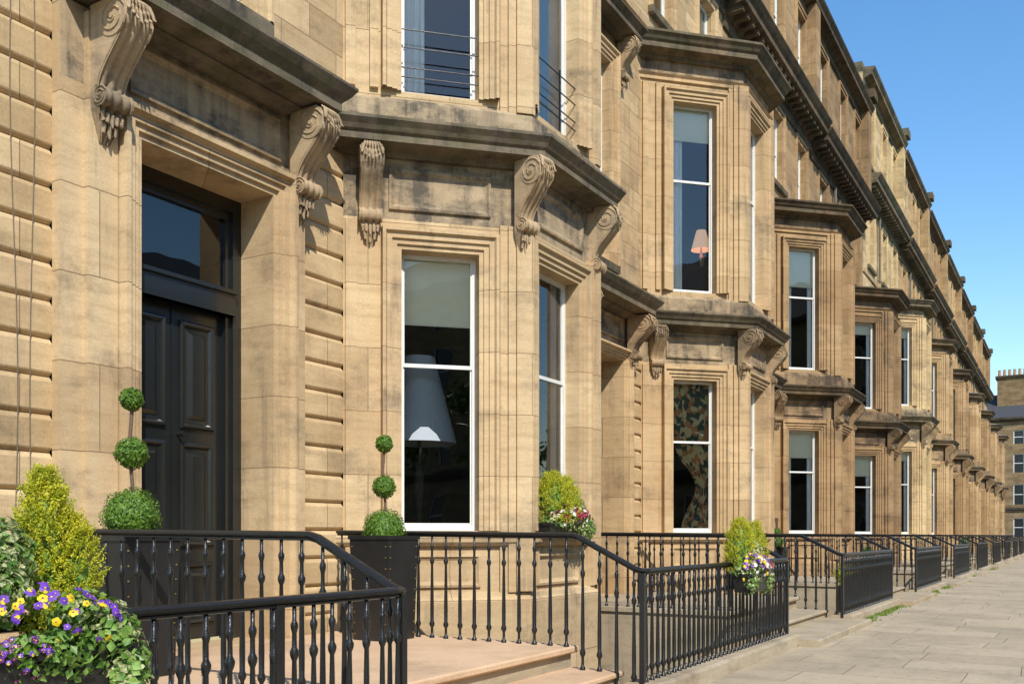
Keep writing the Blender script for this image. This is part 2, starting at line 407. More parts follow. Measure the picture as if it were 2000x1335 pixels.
# ---------------------------------------------------------------- house
ARCH=[(0,0),(0,.03),(.045,.03),(.048,.055),(.10,.055),(.103,.08),(.155,.08),(.172,.115),(.205,.115),(.215,.0)]
ARCHS=[(0,0),(0,.03),(.08,.03),(.09,.06),(.15,.07),(.17,.0)]
PANEL=[(0,0),(.0,.03),(.025,.035),(.045,.012),(.06,.004),(.075,-.012)]
Y0=6.5; PX=7.8
JL=(7.52,6.5);CL=(8.91,5.11);CR=(10.52,5.11);JR=(11.91,6.5)
Ls=[4.20,3.84,3.65,3.58,4.6,4.35,4.25,4.1,4.0,3.95,3.9]
Bs=[8.8,8.62,8.12,7.78,9.1,8.95,8.75,8.5,8.35,8.2,8.1]
Cs=[12.1,11.9,11.65,11.5,12.8,12.6,12.4,12.2,12.,11.9,11.8]
Rs=[15.3,15.2,15.1,15.1,16.6,16.35,16.1,15.9,15.7,15.5,15.3]
TI=[(1,1,1),(.96,.92,.87),(.72,.64,.56),(.56,.49,.43),(1.0,1.,.92),(.84,.78,.69),(.72,.64,.56),(.86,.79,.7),(.68,.60,.52),(.8,.73,.65),(.72,.65,.58)]
LAB=['tan sandstone terraced house with black double-panel door and bay window','tan sandstone terraced house with open porch and tall bay window','brown weathered sandstone terraced house with two-storey bay','soot-darkened sandstone terraced house with two-storey bay','pale yellow cleaned sandstone terraced house, taller than its neighbour','weathered sandstone terraced house with canted bay']
def house(k,x,xl=4.15):
    rnd=random.Random(k*7+3)
    L_,B_,C_,R_=Ls[k],Bs[k],Cs[k],Rs[k]; s=L_/4.17; tint=TI[k]
    zz=lambda h: E+h*(s if h>0 else 1)
    LT,BT,CT,RT=E+L_,E+B_,E+C_,E+R_
    H=empty('terraced_house',(x+8,6.5,0),LAB[min(k,5)],'house','row of sandstone terraced houses')
    X=lambda q:q+x
    base=-2.4; xL=X(xl); xR=X(11.95)
    W=Fr(0,Y0)
    mb=MB()
    CS=zz(3.92)
    dr=6.40 if k==0 else 6.52
    def rust(xa,xb,z0,z1):
        prof=[(0,z0)]; c=.28; zj=math.ceil(z0/c)*c
        while zj<z1-.06:
            if zj>z0+.06: prof+=[(.0,zj-.042),(-.007,zj-.028),(-.026,zj-.010),(-.032,zj+.003),(-.020,zj+.013),(-.006,zj+.026),(0,zj+.038)]
            zj+=c
        prof.append((0,z1))
        for i in range(len(prof)-1):
            mb.quad((xa,Y0-prof[i][0],prof[i][1]),(xb,Y0-prof[i][0],prof[i][1]),(xb,Y0-prof[i+1][0],prof[i+1][1]),(xa,Y0-prof[i+1][0],prof[i+1][1]),'rust')
    if xl<4.28: rust(xL,X(4.28),base,LT)
    rust(X(6.80),X(7.52),base,LT)
    D=Fr(0,Y0-.1)
    dep=.41 if k==0 else 1.3
    LZ=E-.96
    mb.grid(D,X(4.28),X(6.80),base,CS+.02,[(X(4.96),X(dr),LZ,zz(3.12),dep)],'trim',(zz(3.36),'frieze'))
    mb.quad((X(4.28),Y0,base),(X(4.28),Y0-.1,base),(X(4.28),Y0-.1,CS+.02),(X(4.28),Y0,CS+.02),'trim')
    mb.quad((X(6.8),Y0-.1,base),(X(6.8),Y0,base),(X(6.8),Y0,CS+.02),(X(6.8),Y0-.1,CS+.02),'trim')
    mb.grid(W,X(4.28),X(6.80),CS+.02,LT,[],'wall')
    hs=[(X(7.52),X(11.91),LT,BT-.05,0)]
    w1=(X(5.18),X(6.22),LT+.55,BT-.95,.2); hs.append(w1)
    z2a,z2b=BT+.75,CT-.95; z3a,z3b=CT+.75,RT-.75
    w2=[]; w3=[]
    for (a,b) in ((5.2,6.2),(8.05,8.95),(10.45,11.35)):
        w2.append((X(a),X(b),z2a,z2b,.2)); w3.append((X(a),X(b),z3a,z3b,.2))
    mb.grid(W,xL,xR,LT,RT-.1,hs+w2+w3,'wall')
    mb.quad((X(11.90),Y0,base),(xR+.2,Y0,base),(xR+.2,Y0,LT),(X(11.90),Y0,LT),'rust')
    mb.quad((xL,Y0+5,LT),(xL,Y0,LT),(xL,Y0,RT-.1),(xL,Y0+5,RT-.1),'wall'); mb.quad((xR,Y0,LT),(xR,Y0+5,LT),(xR,Y0+5,RT-.1),(xR,Y0,RT-.1),'wall')
    mb.obj('wall',H,tint)
    # ---- door surround mouldings
    mb=MB()
    aw=1.0 if k==0 else .75
    mb.arch(D,X(4.96),X(dr),LZ,zz(3.12),[(w_*aw,o_) for w_,o_ in [(0,0),(.0,.03),(.045,.03),(.048,.06),(.10,.06),(.103,.09),(.155,.09),(.175,.14),(.215,.14),(.225,0)]],'trim')
    mb.rect(D,X(4.86),X(6.50),zz(3.46),zz(3.86),PANEL,'frieze',.0)
    mb.box(D,X(4.47),X(4.725),0,.055,LZ+.45,zz(3.9),'trim'); mb.box(D,X(6.635 if k==0 else 6.70),X(6.79),0,.055,LZ,zz(3.9),'trim')
    mb.sweep([(X(4.28),Y0-.1),(X(4.30),Y0-.1),(X(4.725),Y0-.1)],[(0,LZ-.0),(.05,LZ),(.05,LZ+.35),(.03,LZ+.4),(0,LZ+.42)],'trim')
    mb.obj('door_surround',H,tint)
    T=zz(4.20)
    mb=MB(); pth=[(X(4.72),Y0),(X(4.72),Y0-.1),(X(6.44),Y0-.1),(X(6.44),Y0)]
    mb.sweep(pth,[(0,T-.30),(.10,T-.30),(.12,T-.27),(.20,T-.255),(.20,T-.235),(.44,T-.23),(.44,T-.15),(.47,T-.12),(.50,T-.09),(.55,T-.02),(.55,T+.005),(0,T+.07)],'dark','lead')
    mb.obj('door_hood',H,tint)
    bracket(H,X(4.60),Y0-.155,0,T-.26,1.0*s,1.0,tint,.93); bracket(H,X(6.70),Y0-.155,0,T-.26,1.0*s,1.0,tint,.93)
    # ---- bay
    bay=MB()
    FL=Fr(X(JL[0]),JL[1],1,-1); FF=Fr(X(CL[0]),CL[1]); FR_=Fr(X(CR[0]),CR[1],1,1); ll=1.39*math.sqrt(2)
    path=[(X(p[0]),p[1]) for p in (JL,CL,CR,JR)]
    g0,g1=zz(.05),zz(2.97); f0,f1=LT+.45,BT-1.0
    wins=[(FL,ll,.60,1.43),(FF,1.61,.22,1.19),(FR_,ll,.54,1.37)]
    for (F,ln,a,b) in wins:
        bay.grid(F,0,ln,base,LT-.2,[(a,b,g0,g1,.24)],'trim',(zz(3.28),'frieze'))
        bay.grid(F,0,ln,LT,BT-.2,[(a,b,f0,f1,.22)],'trim',(BT-.56,'frieze'))
        bay.arch(F,a,b,g0,g1,ARCH,'trim'); bay.arch(F,a,b,f0,f1,ARCH,'trim')
        m=.13
        bay.rect(F,a-m,b+m,zz(3.38),zz(3.80),PANEL,'frieze')
        bay.rect(F,a-.02,b+.02,E-.55,E-.2,PANEL,'trim')
        if F is not FF:
            bay.box(F,a-.33,a-.24,0,.045,f0,f1+.28,'trim'); bay.box(F,.02,.12,0,.05,f0,f1+.28,'trim'); bay.box(F,.02,.14,0,.04,E-.58,zz(3.24),'trim')
    for (z0,z1) in ((E-.62,zz(3.30)),(LT+.3,BT-.6)):
        for i,(ul,ur) in enumerate(((1.66,1.42),(1.745,1.48),(1.83,1.54))):
            o0,o1=.034*i-.004*(i>0),.034*(i+1)
            zz0,zz1=z0+.012*i,z1-.012*i
            p=FL.P(ul,0,0); q=FF.P(.004+.0005*i,0,0)
            bay.sweep_sq([p[:2],path[1],q[:2]],[(o0,zz0),(o1,zz0),(o1,zz1),(o0,zz1)],'trim')
            p=FF.P(ur,0,0); q=FR_.P(.30-.07*i,0,0)
            bay.sweep_sq([p[:2],path[2],q[:2]],[(o0,zz0),(o1,zz0),(o1,zz1),(o0,zz1)],'trim')
    bay.sweep(path,[(0,E-.12),(.05,E-.11),(.085,E-.07),(.085,E-.01),(.07,E+.0),(0,E+.015)],'trim')
    bay.sweep(path,[(0,base),(.10,base),(.10,E-.70),(.06,E-.66),(.045,E-.62),(0,E-.60)],'trim')
    bay.sweep(path,[(0,LT+.0),(.09,LT+.05),(.09,LT+.30),(.05,LT+.34),(0,LT+.37)],'frieze')
    bay.sweep(path,[(0,BT-.66),(.04,BT-.66),(.04,BT-.61),(.08,BT-.57),(0,BT-.55)],'trim')
    bay.obj('bay',H,tint)
    led=MB()
    led.sweep(path,[(0,LT-.27),(.06,LT-.27),(.08,LT-.22),(.13,LT-.205),(.29,LT-.20),(.29,LT-.13),(.32,LT-.11),(.345,LT-.07),(.39,LT-.02),(.39,LT+.01),(.0,LT+.09)],'dark')
    led.obj('bay_ledge',H,tint)
    led=MB()
    led.sweep(path,[(0,BT-.32),(.07,BT-.32),(.09,BT-.26),(.14,BT-.235),(.28,BT-.225),(.28,BT-.14),(.32,BT-.11),(.36,BT-.05),(.40,BT-.02),(.40,BT+.02),(.36,BT+.035)],'dark')
    o=.36; lo=[(X(JL[0])-o*1.414,6.5),(X(CL[0])-o*.414,5.11-o),(X(CR[0])+o*.414,5.11-o),(X(JR[0])+o*1.414,6.5)]
    hi=[(X(JL[0])+.9,6.5),(X(CL[0])+.5,6.0),(X(CR[0])-.5,6.0),(X(JR[0])-.9,6.5)]
    for i in range(3): led.quad((*lo[i],BT+.035),(*lo[i+1],BT+.035),(*hi[i+1],BT+.3),(*hi[i],BT+.3),'lead')
    led.quad((*hi[0],BT+.3),(*hi[1],BT+.3),(*hi[2],BT+.3),(*hi[3],BT+.3),'lead')
    led.obj('bay_roof',H,tint)
    bt=LT-.21; bh=.98*s
    p=FL.P(.27,0,0); bracket(H,p[0],p[1],-math.radians(45),bt,bh,.74,tint,.88)
    for (c,a,dx) in ((path[1],-10,-.10),(path[2],8,.0)):
        n=(math.sin(math.radians(a)),-math.cos(math.radians(a)))
        bracket(H,c[0]-n[0]*.02+dx,c[1]-n[1]*.02,math.radians(a),bt,bh,.88,tint,.88)
    p=FR_.P(ll-.27,0,0); bracket(H,p[0],p[1],math.radians(45),bt,bh,.74,tint,.88)
    styles={0:[(.24,None),(0,'sides'),(0,None)],1:[(0,'drape'),(0,'net'),(0,None)]}
    gs=styles.get(k,[(rnd.choice([.1,.18,.25]),rnd.choice([None,'sides','net','sides'])) for _ in range(3)])
    fst={0:[(0,'left'),(0,'net'),(0,None)],1:[(.17,'left'),(0,'net'),(0,None)]}
    fs_=fst.get(k,[(rnd.choice([.12,.2,.3]),rnd.choice(['sides','net','sides'])) for _ in range(3)])
    for i,(F,ln,a,b) in enumerate(wins):
        window(F,H,a,b,g0,g1,.15,gs[i][0],gs[i][1])
        window(F,H,a,b,f0,f1,.14,fs_[i][0],fs_[i][1])
    for i,(a,b,c,d,_) in enumerate([w1]+w2+w3):
        window(W,H,a,b,c,d,.13,rnd.choice([0,.2,.35]),rnd.choice([None,'sides','net']),.5)
    # ---- upper trim
    mb=MB()
    for i,(a,b,c,d,_) in enumerate([w1]+w2+w3):
        mb.arch(W,a,b,c,d,ARCH if i==0 else ARCHS,'trim')
        mb.box(W,a-.22,b+.22,.0,.10,c-.12,c,'dark')
    T1=BT-.28
    mb.sweep([(X(4.95),Y0),(X(4.95),Y0-.05),(X(6.45),Y0-.05),(X(6.45),Y0)],[(0,T1-.26),(.08,T1-.26),(.10,T1-.2),(.30,T1-.18),(.30,T1-.1),(.38,T1-.02),(.38,T1),(0,T1+.06)],'dark')
    mb.sweep([(xL,Y0),(xR,Y0)],[(0,BT+.3),(.05,BT+.3),(.07,BT+.42),(0,BT+.45)],'trim')
    mb.obj('window_surround',H,tint)
    for q in (4.86,6.54): bracket(H,X(q),Y0-.03,0,T1-.2,.85,.8,tint,.75)
    # ---- main cornice with modillions
    mb=MB()
    mb.sweep([(xL,Y0),(xR,Y0)],[(0,CT-.75),(.05,CT-.75),(.07,CT-.68),(.05,CT-.66),(.05,CT-.45),(.10,CT-.42),(.16,CT-.34),(.50,CT-.32),(.50,CT-.2),(.56,CT-.13),(.63,CT-.03),(.63,CT),(.0,CT+.1)],'dark')
    q=xL+.15
    while q<xR-.1:
        mb.box(W,q-.07,q+.07,.10,.42,CT-.46,CT-.325,'dark'); q+=.38
    mb.obj('cornice',H,tint)
    mb=MB()
    mb.sweep([(xL,Y0),(xR,Y0)],[(0,RT-.55),(.05,RT-.55),(.07,RT-.48),(.05,RT-.45),(.05,RT-.35),(.2,RT-.28),(.32,RT-.26),(.32,RT-.16),(.40,RT-.05),(.42,RT),(.0,RT+.06)],'dark')
    mb.xbox(xL,xR,Y0+.02,Y0+.3,RT-.1,RT+.28,'dark')
    mb.box(W,xR-.55,xR-.02,.0,.30,CT+.1,RT+.15,'wall'); mb.box(W,xR-.62,xR+.05,.0,.50,RT+.15,RT+.45,'dark')
    mb.obj('parapet',H,tint)
    mb=MB(); mb.quad((xL,Y0+.3,RT-.05),(xR,Y0+.3,RT-.05),(xR,Y0+5,RT+2.2),(xL,Y0+5,RT+2.2),'slate')
    mb.quad((xL,Y0+5,RT+2.2),(xR,Y0+5,RT+2.2),(xR,Y0+10,RT-.1),(xL,Y0+10,RT-.1),'slate')
    r=mb.obj('roof',H)
    mb=MB(); mb.xbox(xR-.35,xR+.35,Y0+2.4,Y0+5,RT-.3,RT+2.6,'wall'); mb.xbox(xR-.42,xR+.42,Y0+2.3,Y0+5.1,RT+2.6,RT+2.8,'dark')
    for j in range(5): mb.lathe((xR,Y0+2.7+j*.5,RT+2.8),[(.14,0),(.12,.1),(.11,.5),(.14,.52),(.14,.58)],'pot',10)
    mb.obj('chimney',r,tint)
    if k>=2:
        mb=MB(); mb.tube([(X(7.0),Y0-.1,BT+.5),(X(7.0),Y0-.1,CT-.7)],.045,.045,'pipe',8)
        for z in range(int(BT)+1,int(CT)-1,1): mb.lathe((X(7.0),Y0-.1,z),[(.045,0),(.06,.01),(.06,.09),(.045,.1)],'pipe',8)
        mb.obj('drain_pipe',H)
    # ---- interior
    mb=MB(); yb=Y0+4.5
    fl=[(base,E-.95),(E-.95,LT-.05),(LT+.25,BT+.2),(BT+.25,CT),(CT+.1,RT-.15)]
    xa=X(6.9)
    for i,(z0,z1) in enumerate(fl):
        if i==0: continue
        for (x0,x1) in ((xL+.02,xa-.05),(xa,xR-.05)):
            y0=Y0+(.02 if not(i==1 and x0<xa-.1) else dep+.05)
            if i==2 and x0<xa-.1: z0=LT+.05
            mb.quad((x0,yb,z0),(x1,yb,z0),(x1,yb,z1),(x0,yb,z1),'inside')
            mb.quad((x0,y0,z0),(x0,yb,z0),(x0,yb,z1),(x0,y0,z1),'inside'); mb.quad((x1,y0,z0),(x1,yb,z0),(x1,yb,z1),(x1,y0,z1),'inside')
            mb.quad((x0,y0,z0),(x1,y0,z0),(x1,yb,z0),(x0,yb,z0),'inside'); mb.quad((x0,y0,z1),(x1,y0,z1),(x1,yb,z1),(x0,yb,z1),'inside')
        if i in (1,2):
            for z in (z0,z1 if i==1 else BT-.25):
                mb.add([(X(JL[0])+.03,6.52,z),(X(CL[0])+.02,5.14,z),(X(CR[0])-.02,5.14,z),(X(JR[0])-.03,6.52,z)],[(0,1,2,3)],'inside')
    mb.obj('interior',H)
    # ---- door
    mb=MB(); Fd=Fr(0,Y0-.1+dep-.02)
    zt=zz(3.12); a,b=X(4.96),X(dr); zl=zz(2.03)
    mb.box(Fd,a,a+.10,-.12,0,LZ,zt,'black'); mb.box(Fd,b-.10,b,-.12,0,LZ,zt,'black'); mb.box(Fd,a+.1,b-.1,-.12,-.002,zt-.12,zt,'black')
    mb.box(Fd,a+.10,a+.16,-.12,-.035,LZ,zt-.12,'black'); mb.box(Fd,b-.16,b-.10,-.12,-.035,LZ,zt-.12,'black')
    mb.box(Fd,a+.16,b-.16,-.12,-.035,zt-.2,zt-.12,'black')
    mb.box(Fd,a+.10,b-.10,-.03,.035,zl,zl+.20,'black'); mb.box(Fd,a+.09,b-.09,-.03,.065,zl+.20,zl+.235,'black'); mb.box(Fd,a+.10,b-.10,-.03,.05,zl+.0,zl+.03,'black')
    la,lb=a+.16,b-.16
    mb.box(Fd,la,lb,-.16,-.10,LZ+.02,zl,'black')
    fw=(lb-la); cw=(fw-.36)/2
    rows=[(LZ+.16,LZ+.72),(LZ+.86,LZ+1.80),(LZ+1.92,zl-.12)]
    for (z0,z1) in rows:
        for c in (0,1):
            u0=la+.10+c*(cw+.16)
            mb.rect(Fd,u0,u0+cw,z0,z1,[(0,0),(.0,.018),(.012,.034),(.026,.036),(.040,.026),(.056,.004),(.085,.002),(.125,.034),(.14,.034)],'black',-.10)
    mb.box(Fd,(la+lb)/2-.012,(la+lb)/2+.012,-.10,-.088,LZ+.02,zl,'black')
    d=mb.obj('door',H)
    mb=MB(); kx=(la+lb)/2+.06; kp=Fd.P(kx,-.03,LZ+1.86)
    mb.tube([(kp[0],kp[1]+.07,kp[2]),(kp[0],kp[1]+.02,kp[2]),(kp[0],kp[1],kp[2]),(kp[0],kp[1]-.01,kp[2])],.014,.014,'black',10); mb.tube([(kp[0],kp[1]+.0,kp[2]),(kp[0],kp[1]-.025,kp[2])],.028,.028,'black',12)
    mb.obj('handle',d)
    mb=MB(); mb.quad(Fd.P(la,-.07,zl+.2),Fd.P(lb,-.07,zl+.2),Fd.P(lb,-.07,zt-.2),Fd.P(la,-.07,zt-.2),'glass'); mb.obj('transom_glass',d)
    return H
NH=11
H=[]
for k in range(NH):
    H.append(house(k,PX*k,xl=3.3 if k==0 else 4.15))
for (xa,f) in ((3.98,.03),(4.12,-.02)):
    mb=MB(); mb.tube([(xa+f*math.sin(i*.5),Y0-.01,1.2+i*.37) for i in range(13)],.0035,.0035,'cable',5); mb.obj('cable',H[0])
FL=Fr(JL[0],JL[1],1,-1); FF=Fr(*CL)
for F,a,b in ((FL,.60,1.43),(FF,.22,1.19)):
    mb=MB()
    for z in (E+4.2+.62,E+4.2+.72,E+4.2+.93,E+4.2+1.12):
        mb.tube([F.P(a-.02,-.02,z),F.P(b+.02,-.02,z)],.008,.008,'iron',6)
    if F is FF: mb.tube([FF.P(.8,-.02,E+4.2+.45),FF.P(.8,-.02,E+4.2+1.18)],.012,.012,'iron',6)
    mb.obj('window_guard',H[0])
# ---------------------------------------------------------------- landings and steps
def steps(k):
    x=PX*k; mb=MB(); a,b=x+3.9,x+7.40; m='landing' if k==0 else 'step'
    mb.xbox(a,b,3.80,6.40,-2.4,.33,'step')
    def nosed(x0,x1,y0,y1,z0,z1,kk):
        r=.014; mb.add([(x0,y0+r,z0),(x1,y0+r,z0),(x1,y1,z0),(x0,y1,z0),(x0,y0,z0+r),(x1,y0,z0+r),(x0,y0,z1-r),(x1,y0,z1-r),(x0,y0+r,z1),(x1,y0+r,z1),(x1,y1,z1),(x0,y1,z1)],
          [(0,3,2,1),(0,1,5,4),(4,5,7,6),(6,7,9,8),(8,9,10,11),(0,4,6,8,11,3),(1,2,10,9,7,5),(3,11,10,2)],kk)
    nosed(a-.03,b+.03,3.74,6.39,.33,.39,m)
    mb.xbox(a,b,3.34,3.80,-.3,.15,'step'); nosed(a-.01,b+.01,3.30,3.80,.15,.20,m)
    if k==0: mb.xbox(a,b,3.02,3.34,-.3,.035,'step')
    else: nosed(a+.02,b-.02,2.66,3.34,-.05,.085,'step')
    o=mb.obj('entrance_steps')
    tag(o,'peach sandstone landing with two steps before the black door' if k==0 else 'worn sandstone landing and steps up to a front door','steps','front steps of the terrace')
for k in range(NH): steps(k)
# ---------------------------------------------------------------- railings
BP=[(.024,0),(.024,.02),(.013,.035),(.012,.10),(.024,.125),(.026,.14),(.017,.165),(.018,.30),(.013,.62),(.011,.72),(.020,.745),(.022,.765),(.012,.79),(.011,.86),(.018,.89),(.018,.905),(.010,.925),(.010,1.0)]
bm=MB(); bm.lathe((0,0,0),BP,'iron',9); BAL=bm.mesh('baluster',True)
def railing(k):
    xs=PX*k+7.28 if k>=0 else -1.2; xe=PX*(k+1)+4.02
    zt=E+.005; zp=E-.29; pts=[]
    if k>=0: pts+=[(xs,6.36,zt+.03),(xs,3.72,zt),(xs,3.66,zt-.015),(xs,3.14,zp+.02),(xs+.01,3.08,zp),(xs+.07,3.065,zp)]
    else: pts+=[(xs,3.07,zp)]
    last=(k==NH-1)
    if not last: pts+=[(xe-.07,3.065,zp),(xe-.01,3.08,zp),(xe,3.14,zp+.02),(xe,3.66,zt-.015),(xe,3.72,zt),(xe,6.36,zt+.03)]
    else: pts+=[(xs+4.5,3.065,zp)]; xe=xs+4.5
    mb=MB(); mb.tube(pts,.034,.020,'iron',10); mb.tube([(p[0],p[1],p[2]-.026) for p in pts],.018,.010,'iron',6)
    bl=[]
    def foot(y): return .39 if y>3.78 else (.20 if y>3.34 else .035)
    def top(y): return zt+.011*(y-3.7) if y>3.70 else zp+(zt-zp)*max(0,(y-3.10)/.6)
    sides=([xs] if k>=0 else [])+([xe] if not last else [])
    for xx in sides:
        y=3.15
        while y<6.36: bl.append((xx,y,foot(y),top(y)-.03)); y+=.158
    x=xs+.06
    while x<xe-.03: bl.append((x,3.067,.13,zp-.03)); x+=.128
    for xx in sides: mb.xbox(xx-.022,xx+.022,3.05,3.094,0.03,zp-.02,'iron')
    if k<0: mb.xbox(3.08,3.13,3.045,3.09,.13,zp-.02,'iron')
    if k>=4:
        for (bx,by,z0,z1) in bl: mb.lathe((bx,by,z0),[(r,z*(z1-z0)) for r,z in BP[::3]+[BP[-1]]],'iron',6)
    o=mb.obj('iron_railing'); tag(o,'black cast iron railing with slim turned balusters on stone kerb','railing','iron railings along the terrace')
    if k<4:
        for (bx,by,z0,z1) in bl:
            place(bpy.data.objects.new('baluster',BAL),o,None,Matrix.Translation((bx,by,z0))@Matrix.Diagonal((1,1,z1-z0,1)))
    mb=MB(); x0=xs+.14 if k>=0 else xs; x1=xe-.13
    prof=[(3.24,-.02),(3.24,.11),(3.20,.135),(2.95,.135),(2.91,.115),(2.90,.0),(2.90,-.02)]
    mb.add([(x0-.16,y,z) for y,z in prof]+[(x1+.16,y,z) for y,z in prof],[(i,i+1,i+8,i+7) for i in range(6)]+[tuple(range(7)),tuple(range(13,6,-1))],'step')
    o=mb.obj('stone_kerb'); tag(o,'low sandstone kerb carrying the iron railing','kerb','stone kerbs under the railings')
for k in range(-1,NH): railing(k)
# ---------------------------------------------------------------- ground
def struct(mb,name):
    o=mb.obj(name); o['kind']='structure'; o['label']=name.replace('_',' ')+' of the sunny street'; o['category']=name.replace('_',' '); return o
mb=MB(); mb.quad((-15,-1.6,0),(118,-1.6,0),(118,3.26,0),(-15,3.26,0),'pave'); struct(mb,'pavement')
mb=MB(); mb.quad((-300,-9,-.12),(400,-9,-.12),(400,-1.76,-.12),(-300,-1.76,-.12),'asphalt'); mb.quad((118.2,-1.76,-.12),(126,-1.76,-.12),(126,60,-.12),(118.2,60,-.12),'asphalt'); struct(mb,'road')
mb=MB(); mb.xbox(-15,118,-1.75,-1.6,-.3,.004,'step'); o=mb.obj('road_kerb'); o['kind']='structure'; o['label']='stone kerb along the road'; o['category']='kerb'
mb=MB(); z=-.13; R=2500
mb.quad((-R,-R,z),(R,-R,z),(R,3.0,z),(-R,3.0,z),'ground'); mb.quad((-R,3.0,z),(-12,3.0,z),(-12,R,z),(-R,R,z),'ground'); mb.quad((92,3.0,z),(R,3.0,z),(R,R,z),(92,R,z),'ground'); mb.quad((-12,11.2,z),(92,11.2,z),(92,R,z),(-12,R,z),'ground')
struct(mb,'ground')
mb=MB(); mb.quad((-12,3.2,-2.3),(92,3.2,-2.3),(92,6.6,-2.3),(-12,6.6,-2.3),'areafloor'); mb.quad((-12,3.24,-2.3),(92,3.24,-2.3),(92,3.24,0),(-12,3.24,0),'step')
struct(mb,'basement_area')
# ---------------------------------------------------------------- plants
def rdir(r=random):
    while True:
        v=Vector((r.uniform(-1,1),r.uniform(-1,1),r.uniform(-1,1)))
        if .05<v.length<1: return v.normalized()
def leaf(mb,p,n,size,k,asp=.55,along=None):
    n=(n+rdir()*.7).normalized()
    a=(along if along else rdir()); a=(a-n*a.dot(n))
    if a.length<.05: a=n.orthogonal()
    a.normalize(); b=n.cross(a); l=size; w=size*asp
    q=[p-a*l*.5, p+b*w*.5+n*size*.08, p+a*l*.5, p-b*w*.5+n*size*.08]
    mb.add([tuple(x) for x in q],[(0,1,2,3)],k)
def cloud(mb,c,rad,n,size,ks,rmin=.75,along=None,asp=.55):
    c=Vector(c); rad=Vector(rad)
    for _ in range(n):
        d=rdir(); r=random.uniform(rmin,1.0)*(1+.05*math.sin(d.x*5+d.z*7))
        p=c+Vector((d.x*rad.x,d.y*rad.y,d.z*rad.z))*r
        leaf(mb,p,d,size*random.uniform(.7,1.3),random.choice(ks),asp,along)
def core(mb,c,rad,k,seg=10):
    prof=[(max(.001,math.sin(math.pi*i/8)),-math.cos(math.pi*i/8)) for i in range(9)]
    vs=[];fs=[]
    for r,z in prof:
        for i in range(seg):
            a=2*math.pi*i/seg; vs.append((c[0]+r*rad[0]*math.cos(a),c[1]+r*rad[1]*math.sin(a),c[2]+z*rad[2]))
    for j in range(8):
        for i in range(seg): fs.append((j*seg+i,j*seg+(i+1)%seg,(j+1)*seg+(i+1)%seg,(j+1)*seg+i))
    mb.add(vs,fs,k)
def topiary(x,y,balls,bw=.225,z0=.39,bh=.96,label=''):
    T=empty('topiary_tree',(x,y,z0),label,'topiary','topiary trees in black planters')
    mb=MB(); t=z0+bh
    vs=[(x+sx*w,y+sy*w,zq) for (w,zq) in ((bw*.88,z0),(bw,t-.03)) for (sx,sy) in ((-1,-1),(1,-1),(1,1),(-1,1))]
    mb.add(vs,[(0,1,5,4),(1,2,6,5),(2,3,7,6),(3,0,4,7),(0,3,2,1)],'planter')
    for (p0,p1,q0,q1) in ((-bw-.012,bw+.012,-bw-.012,-bw+.012),(-bw-.012,bw+.012,bw-.012,bw+.012),(-bw-.012,-bw+.012,-bw+.012,bw-.012),(bw-.012,bw+.012,-bw+.012,bw-.012)):
        mb.xbox(x+p0,x+p1,y+q0,y+q1,t-.035,t,'planter')
    for i in range(9):
        zq=z0+.06+i*.1*bh/.96; w=bw*(.88+.12*(zq-z0)/bh)
        for sx in (-.88,.88):
            mb.lathe((x+sx*w,y-w-.004,zq),[(.007,-.005),(.007,.005)],'brass',6)
            mb.lathe((x-w-.004,y+sx*w,zq),[(.007,-.005),(.007,.005)],'brass',6)
    mb.quad((x-bw,y-bw,t-.05),(x+bw,y-bw,t-.05),(x+bw,y+bw,t-.05),(x-bw,y+bw,t-.05),'soil')
    mb.obj('planter_box',T)
    mb=MB(); mb.tube([(x,y,t-.06),(x+.012,y,t+.3),(x-.01,y+.01,t+.6),(x+.01,y,t+balls[-1][1])],.013,.013,'bark',7); mb.obj('trunk',T)
    for (r,h) in balls:
        mb=MB(); core(mb,(x,y,t+h),(r*.84,)*3,'box',14); cloud(mb,(x,y,t+h),(r,r,r),int(1300+42000*r*r),.02,['box'],.80); mb.obj('leaf_ball',T)
topiary(4.24,5.55,[(.20,.13),(.112,.56),(.080,.93)],label='triple-ball boxwood topiary in tall black planter beside the door')
topiary(6.96,5.52,[(.205,.05),(.11,.45),(.082,.85)],label='triple-ball boxwood topiary in tall black planter by the bay')
topiary(PX*2+4.4,5.4,[(.14,.10),(.10,.30)],bw=.18,bh=.72,label='small clipped boxwood in a black planter by steps')
def pansy(mb,p,n,size,k):
    n=(n+rdir()*.35).normalized(); a=n.orthogonal().normalized(); b=n.cross(a); r0=random.uniform(0,1.2)
    for i in range(5):
        an=2*math.pi*i/5+r0; d=a*math.cos(an)+b*math.sin(an); e=n.cross(d)
        kk=k if not(k=='purple' and i==0) else random.choice(['purple','yellow'])
        c=p+d*size*.45+n*random.uniform(0,.004); r=size*.42
        mb.add([tuple(c+(d*math.cos(q)+e*math.sin(q))*r-n*r*.25*math.cos(q)) for q in [2*math.pi*j/7 for j in range(7)]],[tuple(range(7))],kk)
    c=p+n*.005; mb.add([tuple(c+(a*math.cos(q)+b*math.sin(q))*size*.18) for q in [2*math.pi*j/6 for j in range(6)]],[tuple(range(6))],'yellow' if k!='yellow' else 'plum')
